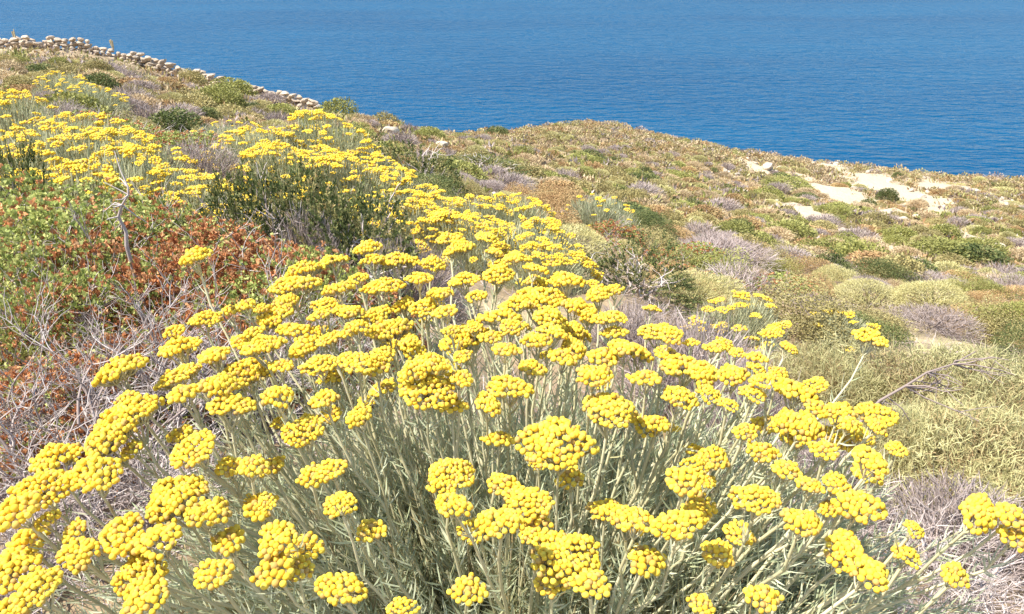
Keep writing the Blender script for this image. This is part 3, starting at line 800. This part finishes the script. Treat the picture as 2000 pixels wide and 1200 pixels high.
for (u, v, Y, w, lab) in [(1850, 655, 3.7, 1.25, "large pale green thorny shrub beside the yellow bush"), (1665, 645, 3.9, .8, "tan tinged thorny shrub behind the tall lone flower stalk"), (2060, 670, 3.5, 1.2, "thorny green shrub on the far side of the large thorny one"),
                       (1930, 790, 2.9, 1.1, "low thorny shrub sprawling below the large thorny one"), (1730, 740, 3.1, .6, "small thorny shrub behind the bare forked branch")]:
    x, y = spot(u, v, Y)
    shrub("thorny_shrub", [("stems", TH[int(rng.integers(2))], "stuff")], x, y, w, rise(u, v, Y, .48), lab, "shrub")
g = Geo()
main = np.array([[-.02, 0, -.04], [.05, .02, .05], [.13, .03, .10], [.19, .03, .15], [.28, .05, .17], [.36, .08, .20]])
tubes(g, main[None], np.linspace(.0055, .002, 6)[None], 5, .3)
for k in range(16):
    b = main[int(r_.integers(1, 5))]; d = np.array([r_.uniform(.04, .2), r_.normal() * .06, r_.uniform(-.08, .06)])
    e = b + d
    tubes(g, np.stack([b, b + d * .3 + r_.normal(size=3) * .012, b + d * .7 + r_.normal(size=3) * .012, e])[None], np.array([[.003, .0026, .002, .0012]]), 4, .3)
    for q_ in range(2):
        c_ = b + d * r_.uniform(.3, .8); f_ = d * .35 + r_.normal(size=3) * .035
        tubes(g, np.stack([c_, c_ + f_ * .5 + r_.normal(size=3) * .006, c_ + f_])[None], np.array([[.0018, .0014, .0008]]), 3, .3)
x, y = spot(1690, 800, 2.4)
zb = P(1690, 800, 2.4)[2] - .03
tubes(g, np.array([[[-.16, .05, ground(x - .16, y + .05) - zb - .03], [-.08, .02, (ground(x, y) - zb) * .5 - .03], main[0]]]), np.array([[.008, .0065, .0055]]), 5, .3)
tag(obj("bare_branch", g.mesh("bare_branch", [M['twig']]), loc=(x, y, zb)), "bare grey forked branch lying against the green thorny shrub", "dead branch")

# ------------------------------------------------------------------ scrub over the slopes
SP = {}
def reg(kind, meshes, label_near, label_far, name, group): SP[kind] = dict(m=meshes, near=None, ln=label_near, lf=label_far, name=name, group=group, n=0)
reg('tan', [mound_mesh("tan_cushion", M['tan'], 1500, .10, .016, 1000 + k, .4, .75, .2, .5, .2) for k in range(3)], "tan twiggy cushion shrub in the dip below the headland", "tan twiggy cushion on the headland above the sea", "tan_cushion_shrub", "tan cushions")
reg('olive', [foliage_mesh("olive_shrub", M['olive'], 2400, .065, .030, 1010 + k, .8, .3, .5) for k in range(3)], "olive brown leafy shrub in the dip below the headland", "olive brown shrub on the headland above the sea", "olive_shrub", "olive brown shrubs")
reg('spurge', [mound_mesh("spurge_cushion", M['spurge'], 1900, .08, .016, 1020 + k, .2, .72, .3, .75, .08, .4) for k in range(2)], "smooth yellow green spurge cushion in the dip below the headland", "smooth yellow green spurge cushion on the headland above the sea", "spurge_cushion", "spurge cushions")
reg('grey', [mound_mesh("grey_mound", M['lavtwig'], 1400, .14, .010, 1030 + k, .4, .8, .5, .35, .3) for k in range(2)], "lavender grey dead mound in the dip below the headland", "lavender grey dead mound on the headland above the sea", "grey_dead_mound", "grey dead mounds")
reg('green', [foliage_mesh("green_shrub", M['grass'], 2400, .065, .030, 1040 + k, .9, .4, .45) for k in range(3)], "fresh green feathery shrub in the dip below the headland", "fresh green shrub on the headland above the sea", "green_shrub", "fresh green shrubs")
reg('dark', [foliage_mesh("dark_shrub", M['juniper'], 2400, .065, .030, 1050 + k, .95, .4, .4) for k in range(2)], "dark green needle shrub in the dip below the headland", "dark green shrub on the headland above the sea", "dark_green_shrub", "dark green shrubs")
reg('russet', [foliage_mesh("russet_shrub", M['russet'], 2400, .065, .030, 1060 + k, .75, .3, .5) for k in range(3)], "russet brown shrub in the dip below the headland", "russet brown shrub on the headland above the sea", "russet_shrub", "russet shrubs")
SP['tan']['near'] = [mound_mesh("tan_cushion", M['tan'], 6500, .07, .0045, 1100, .7, .8, .3, .3, .55, .7)]
SP['olive']['near'] = [foliage_mesh("olive_shrub", M['olive'], 9000, .030, .013, 1110 + k, .8, .75, .35) for k in range(2)]
SP['spurge']['near'] = [mound_mesh("spurge_cushion", M['spurge'], 8000, .045, .005, 1120, .4, .75, .3, .65, .3, .6)]
SP['grey']['near'] = [mound_mesh("grey_mound", M['lavtwig'], 5000, .09, .0045, 1130 + k, .5, .8, .4, .3, .3) for k in range(2)]
SP['green']['near'] = [foliage_mesh("green_shrub", M['grass'], 9000, .032, .013, 1140 + k, .9, .75, .35) for k in range(2)]
SP['dark']['near'] = [foliage_mesh("dark_shrub", M['juniper'], 8000, .032, .011, 1150, .95, .4, .4)]
SP['russet']['near'] = [foliage_mesh("russet_shrub", M['russet'], 9000, .030, .013, 1160 + k, .75, .75, .35) for k in range(2)]
LEFT = {'tan': "tan twiggy cushion on the hillside below the stone wall", 'olive': "olive brown shrub on the hillside below the stone wall", 'spurge': "yellow green spurge cushion on the hillside below the stone wall",
        'grey': "lavender grey dead mound on the hillside below the stone wall", 'green': "green shrub on the hillside below the stone wall", 'dark': "dark green shrub on the hillside below the stone wall", 'russet': "russet brown shrub on the hillside below the stone wall"}
CAP = 290
KEEP = []       # places taken by hand-set plants
for o in col.objects:
    if o.parent is None and "category" in o: KEEP.append((o.location.x, o.location.y, max(o.scale.x, .3) * .42))
KEEP = np.array(KEEP)
def put(kind, x, y, w, h, label=None, own=False):
    s = SP[kind]
    if s['n'] >= CAP and not own: return False
    far = y > 33
    left = (x < -.13 * y and y > 9)
    lab = label or (LEFT[kind] if left else s['lf'] if far else s['ln'])
    mm = s['near'] if math.hypot(x, y) < 15 else s['m']
    o = obj(s['name'], mm[int(rng.integers(len(mm)))], loc=(x, y, ground(x, y) - .05 * h), rz=rng.uniform(0, 6.28), sc=(w * rng.uniform(.85, 1.2), w * rng.uniform(.85, 1.2), h))
    tag(o, lab, "shrub", None if label else s['group'] + (" below the wall" if left else " on the headland" if far else " in the dip"))
    s['n'] += 1
    return True

SKY = {655: (40.0, 192, .56), 748: (41.0, 221, .50), 455: (41.5, 154, .56), 372: (42.5, 138, .50), 972: (54.0, 244, .59)}   # on the skyline: distance, row of the top, unit height
# shrubs that stand out: column, row of the foot, size
for (u, v, k, w, h, lab) in [(655, 222, 'green', 2.2, 1.6, "bushy yellow green shrub at the end of the stone wall against the sea"), (748, 250, 'olive', 1.8, 1.5, "rounded grey green shrub against the sea past the end of the wall"),
                          (972, 262, 'dark', 1.9, .75, "lone dark green shrub on the saddle against the sea"), (455, 178, 'green', 1.9, 1.1, "pale green shrub growing over the stone wall, the lower of two"), (372, 160, 'olive', 1.6, .9, "grey green shrub growing over the stone wall, the higher of two"),
                          (1210, 435, 'dark', 1.6, .7, "dark shrub beside the lone faded everlasting bush"), (1090, 385, 'russet', 1.2, .7, "rounded russet shrub below the bright green patch"),
                          (1250, 385, 'grey', 1.5, .7, "pale lavender dead mound next to bright green shrubs"), (1410, 410, 'grey', 1.3, .7, "pale lavender dead mound left of the bare sandy patch"),
                          (1535, 370, 'green', 2.6, .8, "bright green spreading shrub at the edge of the bare sandy patch"), (1960, 380, 'spurge', 1.6, .8, "large round spurge cushion near the far shore edge"),
                          (1590, 318, 'grey', 3.0, 1.0, "wide pinkish grey mound on the headland skyline"), (1900, 520, 'dark', 1.7, .9, "dark green shrub in the green band below the sandy patch"),
                          (1840, 500, 'green', 1.8, .8, "vivid green shrub in the band below the sandy patch"), (1180, 245, 'spurge', 1.6, .6, "spurge cushion on the top of the headland skyline"),
                          (1100, 500, 'spurge', 1.2, .7, "smooth yellow green mound just past the pale everlasting bushes"), (1350, 590, 'spurge', .9, .6, "yellow green spurge mound beside the brown green shrub"),
                          (1700, 600, 'spurge', 1.3, .6, "wide yellow green spurge mound behind the sparse everlasting bush"), (1820, 595, 'spurge', 1.0, .6, "yellow green spurge mound beside a dark brown dead mound"),
                          (1560, 640, 'olive', 1.2, .6, "olive tangled shrub behind the grey twig mound"), (1700, 660, 'olive', 1.2, .55, "olive tangled shrub behind the tan tinged thorny shrub"),
                          (1380, 540, 'green', 1.2, .6, "bright green shrub left of the dark grey dead mound"), (1300, 470, 'russet', 1.3, .6, "orange russet shrub in the middle of the dip"),
                          (1955, 665, 'olive', .9, .55, "olive shrub on the pale soil just beyond the thorny shrubs"), (1890, 650, 'russet', .8, .5, "russet shrub on the pale soil just beyond the thorny shrubs"), (1995, 640, 'green', .9, .5, "green shrub on the pale soil just beyond the thorny shrubs")]:
    c = spot(u, v, SKY[u][0]) if u in SKY else hit(u, v, 3.0)
    if u in SKY: h = rise(u, SKY[u][1], SKY[u][0], SKY[u][2])
    put(k, c[0], c[1], w, h, lab, True)
    KEEP = np.vstack([KEEP, [c[0], c[1], w * .4]])

cells = {}
def free(x, y, r):
    cx, cy = int(x // 2), int(y // 2)
    for i in (-1, 0, 1):
        for j in (-1, 0, 1):
            for (X, Y, R) in cells.get((cx + i, cy + j), ()):
                if (x - X) ** 2 + (y - Y) ** 2 < (r + R) ** 2 * (.42 if y < 16 else .6): return False
    return True
def take(x, y, r): cells.setdefault((int(x // 2), int(y // 2)), []).append((x, y, r))
for (x, y, r) in KEEP: take(x, y, r)

def pick(x, y):
    n1, n2, n3 = float(noise2(x, y, 9, 11)), float(noise2(x, y, 14, 12)), float(noise2(x, y, 6, 13))
    w = dict(tan=1.0, olive=1.1, spurge=.55, grey=.55, green=.35, dark=.25, russet=.8)
    if y > 45: w.update(tan=2.2, spurge=1.0, green=.10, dark=.07, grey=.4, russet=1.0)
    if 16 < y < 34 and x > 2: w.update(green=.9, dark=.3, olive=1.5, tan=.8)
    if y < 16: w.update(russet=1.0, olive=1.2, tan=.5, grey=.9, spurge=.7, green=.5)
    if x < -.13 * y: w.update(green=.6, olive=1.2, grey=1.1, dark=.45, tan=.7, spurge=.35)
    w['green'] *= math.exp(1.1 * n1); w['grey'] *= math.exp(1.1 * n2); w['russet'] *= math.exp(.9 * n3); w['spurge'] *= math.exp(-.8 * n3); w['tan'] *= math.exp(-.6 * n1)
    ks = list(w); p = np.array([w[k] for k in ks]); p /= p.sum()
    return ks[int(rng.choice(len(ks), p=p))]
cand = []
for _ in range(16000):
    y = 5 + 68 * math.sqrt(rng.uniform(0, 1)); x = y * rng.uniform(-.72, .72)
    cand.append((x, y))
cand.sort(key=lambda c: c[1])
HB = height(np.array([c[0] for c in cand]), np.array([c[1] for c in cand]))
BB = bare(np.array([c[0] for c in cand]), np.array([c[1] for c in cand]))
CARPET = []
YELLOW_ZONE = [spot(u, v, Y) for (u, v, Y) in [(150, 290, 7), (300, 320, 6.5), (600, 320, 8.3), (720, 370, 8), (980, 440, 8), (60, 400, 4), (300, 450, 4)]]
for (x, y), z, b in zip(cand, HB, BB):
    zz = (z - CZ) / y
    if y < 9 and (x < .5 or y < 4.6): continue
    if y > 36 and x < -8 and y < 50: continue
    if any((x - X) ** 2 + (y - Y) ** 2 < 1.2 for X, Y in YELLOW_ZONE): continue
    if rng.uniform() < b * 1.1: continue
    k = pick(x, y)
    if y > 30 and x < -8 and k in ('green', 'dark', 'olive'): continue
    w = rng.uniform(.5, 1.1) * (.75 if y < 12 else 1)
    if k == 'spurge': w *= .8
    if k in ('dark', 'green'): w *= 1.15
    if not free(x, y, w * .5): continue
    take(x, y, w * .5)
    if not put(k, x, y, w, w * rng.uniform(.5, .85)): CARPET.append((x, y, w, k))
print("scrub", {k: s['n'] for k, s in SP.items()}, "carpet", len(CARPET))

# the rest of the scrub and dry litter, too many and small to count
g = Geo()
mats = [M['tan'], M['olive'], M['spurge'], M['lavtwig'], M['grass'], M['russet'], M['straw']]
idx = dict(tan=0, olive=1, spurge=2, grey=3, green=4, dark=4, russet=5)
n = 0
N = 60000
y = 9.0 + 66 * rng.uniform(0, 1, N) ** .75; x = y * rng.uniform(-.74, .74, N)
ok = (rng.uniform(0, 1, N) > bare(x, y) * 1.15) & ~((y < 8) & (x < .5)) & ~((y > 39) & (y < 50) & (x < -8) & (rng.uniform(0, 1, N) < .8))
x, y = x[ok], y[ok]
z = height(x, y)
sz = rng.uniform(.06, .2, len(x)) * np.clip(y / 22, .45, 1.3)
kk = np.clip(((noise2(x, y, 5, 21) + 1.2) * 2.2 + rng.normal(size=len(x)) * 1.3).astype(int), 0, 6)
order = np.array([0, 5, 1, 4, 3, 6, 2])[kk]
for mi in range(7):
    s_ = order == mi
    c = np.stack([x[s_], y[s_], z[s_]], -1); m = len(c); rep = 7
    p = np.repeat(c, rep, 0) + rng.normal(size=(m * rep, 3)) * np.repeat(sz[s_], rep)[:, None] * np.array([.55, .55, .12])
    d = rng.normal(size=(m * rep, 3)) * .7 + np.array([0, 0, .9])
    leaves(g, p, d, np.repeat(sz[s_], rep) * rng.uniform(.6, 1.3, m * rep), np.repeat(sz[s_], rep) * rng.uniform(.25, .5, m * rep), rng.uniform(0, 1, m * rep), mi, .3)
for (x, y, w, k) in CARPET:
    m = 110
    p, d, s = dome_points(m, int(abs(x * 97 + y * 31)), .7, .2, .75)
    p = p * w + np.array([x, y, ground(x, y) - .03])
    leaves(g, p, d + rng.normal(size=(m, 3)) * .7, w * .16 * rng.uniform(.6, 1.3, m), w * .07, rng.uniform(0, 1, m), idx[k], .3)
tag(obj("low_scrub", g.mesh("low_scrub", mats)), "low dry scrub and litter covering the slopes between the shrubs", "scrub", kind="stuff")
# litter and dry grass close by
g = Geo()
N = 42000
y = .3 + 11 * rng.uniform(0, 1, N) ** .8; x = rng.uniform(-1, 1, N) * (1.0 + y * .7)
z = height(x, y)
p = np.stack([x, y, z], -1)
blades(g, p, rng.normal(size=(N, 3)) * np.array([1, 1, .35]) + np.array([0, 0, .25]), rng.uniform(.04, .14, N), rng.uniform(.002, .005, N), rng.uniform(0, 1, N), (0), .4)
tag(obj("twig_litter", g.mesh("twig_litter", [M['lavtwig']])), "grey twig litter strewn over the ground around the bushes", "litter", kind="stuff")

# ------------------------------------------------------------------ dry stone wall, rocks, stalks
def stone_mesh(k, flat=.62):
    r = np.random.default_rng(1200 + k)
    v, f = ICO2[0].copy(), ICO2[1]
    for _ in range(7):
        n_ = norm(r.normal(size=3)[None])[0]; c = r.uniform(.42, .72)
        dd = v @ n_
        v = v - np.maximum(dd - c, 0)[:, None] * n_
    v = v * np.array([1, .8, flat]) + r.normal(size=v.shape) * .03
    g = Geo(); g.add(v * .62, f); return g.mesh("stone", [M['stone']], False)
STONES = [stone_mesh(k) for k in range(7)]
wl = [(-330, 78, 45), (-150, 88, 45), (0, 100, 45), (110, 110, 45), (210, 116, 45), (330, 146, 44.5), (400, 165, 44), (450, 178, 43.5), (520, 196, 42.5), (620, 216, 41.5)]
wl = [hit(u, v, 20) if False else P(u, v, Y) for (u, v, Y) in wl]
wl = np.array([(p[0], p[1], ground(p[0], p[1])) for p in wl])
seg = np.linalg.norm(np.diff(wl[:, :2], axis=0), axis=1); cum = np.concatenate([[0], np.cumsum(seg)])
def on_wall(s):
    return np.array([np.interp(s, cum, wl[:, 0]), np.interp(s, cum, wl[:, 1])])
wall = obj("dry_stone_wall", None, loc=(wl[4][0], wl[4][1], wl[4][2] - .2))
tag(wall, "long tumbledown dry stone wall of pale stones along the hillside crest above the sea", "stone wall")
W0 = np.array(wall.location)
TOT = cum[-1]
def wall_h(s):
    f = s / TOT
    return (.86 if f < .45 else .74 if f < .62 else .84 if f < .78 else .62) * (1 + .12 * math.sin(s * 1.7) + .1 * math.sin(s * 4.1))
# core of rubble behind the face
g = Geo()
for s in np.arange(0, TOT, .45):
    for j in range(3):
        c = on_wall(s + rng.normal() * .1); hh = wall_h(s)
        zz = ground(c[0], c[1] + .3) + rng.uniform(.0, .6) * hh
        v = STONES[0]
        g.add(ICO1[0] * np.array([.3, .22, .17]) * rng.uniform(.7, 1.2) + np.array([c[0], c[1] + .32, zz]) - W0 + ICO1[0][::-1] * .02, ICO1[1])
tag(obj("rubble_core", g.mesh("rubble_core", [M['stone']], False), wall), kind="stuff")
ns = 0
S0 = cum[1]
rows = 4
sizes = []
for row in range(rows):
    s = S0 + rng.uniform(0, .3)
    while s < TOT:
        L = rng.uniform(.26, .5); hh = wall_h(s)
        if (row / rows) * .95 < hh - .04 and ns < 298 and not (.80 < s / TOT < .83):
            c = on_wall(s + L / 2)
            zz = ground(c[0], c[1]) + (row + .5) * .18 - .02
            o = obj("stone", STONES[int(rng.integers(7))], wall, np.array([c[0], c[1] + rng.normal() * .05, zz]) - W0, rng.normal() * .3, (L * 1.15, L * .9, rng.uniform(.30, .44)))
            o.rotation_euler = (rng.normal() * .12, rng.normal() * .14, rng.normal() * .4)
            ns += 1
        s += L * .98
print("stones", ns)
# pale rocks
def rock(name, u, v, w, h, label, group=None, mesh=None, c=None):
    c = hit(u, v, 5) if c is None else c
    o = obj(name, mesh or ROCKS[int(rng.integers(5))], loc=(c[0], c[1], c[2] + h * .25), rz=rng.uniform(0, 6.28), sc=(w, w * rng.uniform(.7, 1), h))
    tag(o, label, "rock", group)
def rock_mesh(k):
    r = np.random.default_rng(1300 + k)
    v, f = ICO3[0].copy(), ICO3[1]
    for _ in range(10):
        n_ = norm(r.normal(size=3)[None])[0]; c = r.uniform(.55, .85)
        v = v - np.maximum(v @ n_ - c, 0)[:, None] * n_
    v = v + .05 * np.sin(v[:, [1, 2, 0]] * 7 + k) * v
    g = Geo(); g.add(v * .6, f); return g.mesh("rock", [M['pale_stone']], False)
ROCKS = [rock_mesh(k) for k in range(5)]
rock("boulder", 762, 268, .55, .42, "pale rounded boulder on the hillside below the shrubs at the wall's end")
rock("boulder", 738, 268, .35, .22, "smaller tan boulder beside the pale rounded boulder")
rock("boulder", 862, 290, .5, .25, "flat pale rock among the shrubs at the saddle")
for k in range(150):
    (cx, cy, rx, ry) = BARE[int(rng.integers(len(BARE)))]
    a, q = rng.uniform(0, 6.28), math.sqrt(rng.uniform(.1, 1.4))
    x, y = cx + rx * q * math.cos(a), cy + ry * q * math.sin(a)
    w = rng.uniform(.14, .45) * (1.25 if rng.uniform() < .12 else 1)
    rock("rock", 0, 0, w, w * rng.uniform(.4, .8), "pale rock lying on the bare sandy patch of the headland", "rocks on the bare sandy patch", None, np.array([x, y, ground(x, y)]))
# dry flower stalks standing on the crest
for (u, v, hgt, lab) in [(33, 92, .75, "tall pale dry stalk standing above the stone wall"), (225, 116, .55, "short pale dry stalk on the lower run of the stone wall")]:
    q = P(u, v, 45.6)
    g = Geo()
    for k in range(5):
        t = np.array([rng.normal() * .1, rng.normal() * .05, hgt * rng.uniform(.7, 1.1)])
        tubes(g, np.stack([[0, 0, 0], t * .5 + rng.normal(size=3) * .02, t])[None], np.array([[.045, .035, .02]]), 5, .9)
    tag(obj("dry_stalk", g.mesh("dry_stalk", [M['straw']]), loc=(q[0], q[1], ground(q[0], q[1]) + wall_h(8) * .6)), lab, "dry stalk")
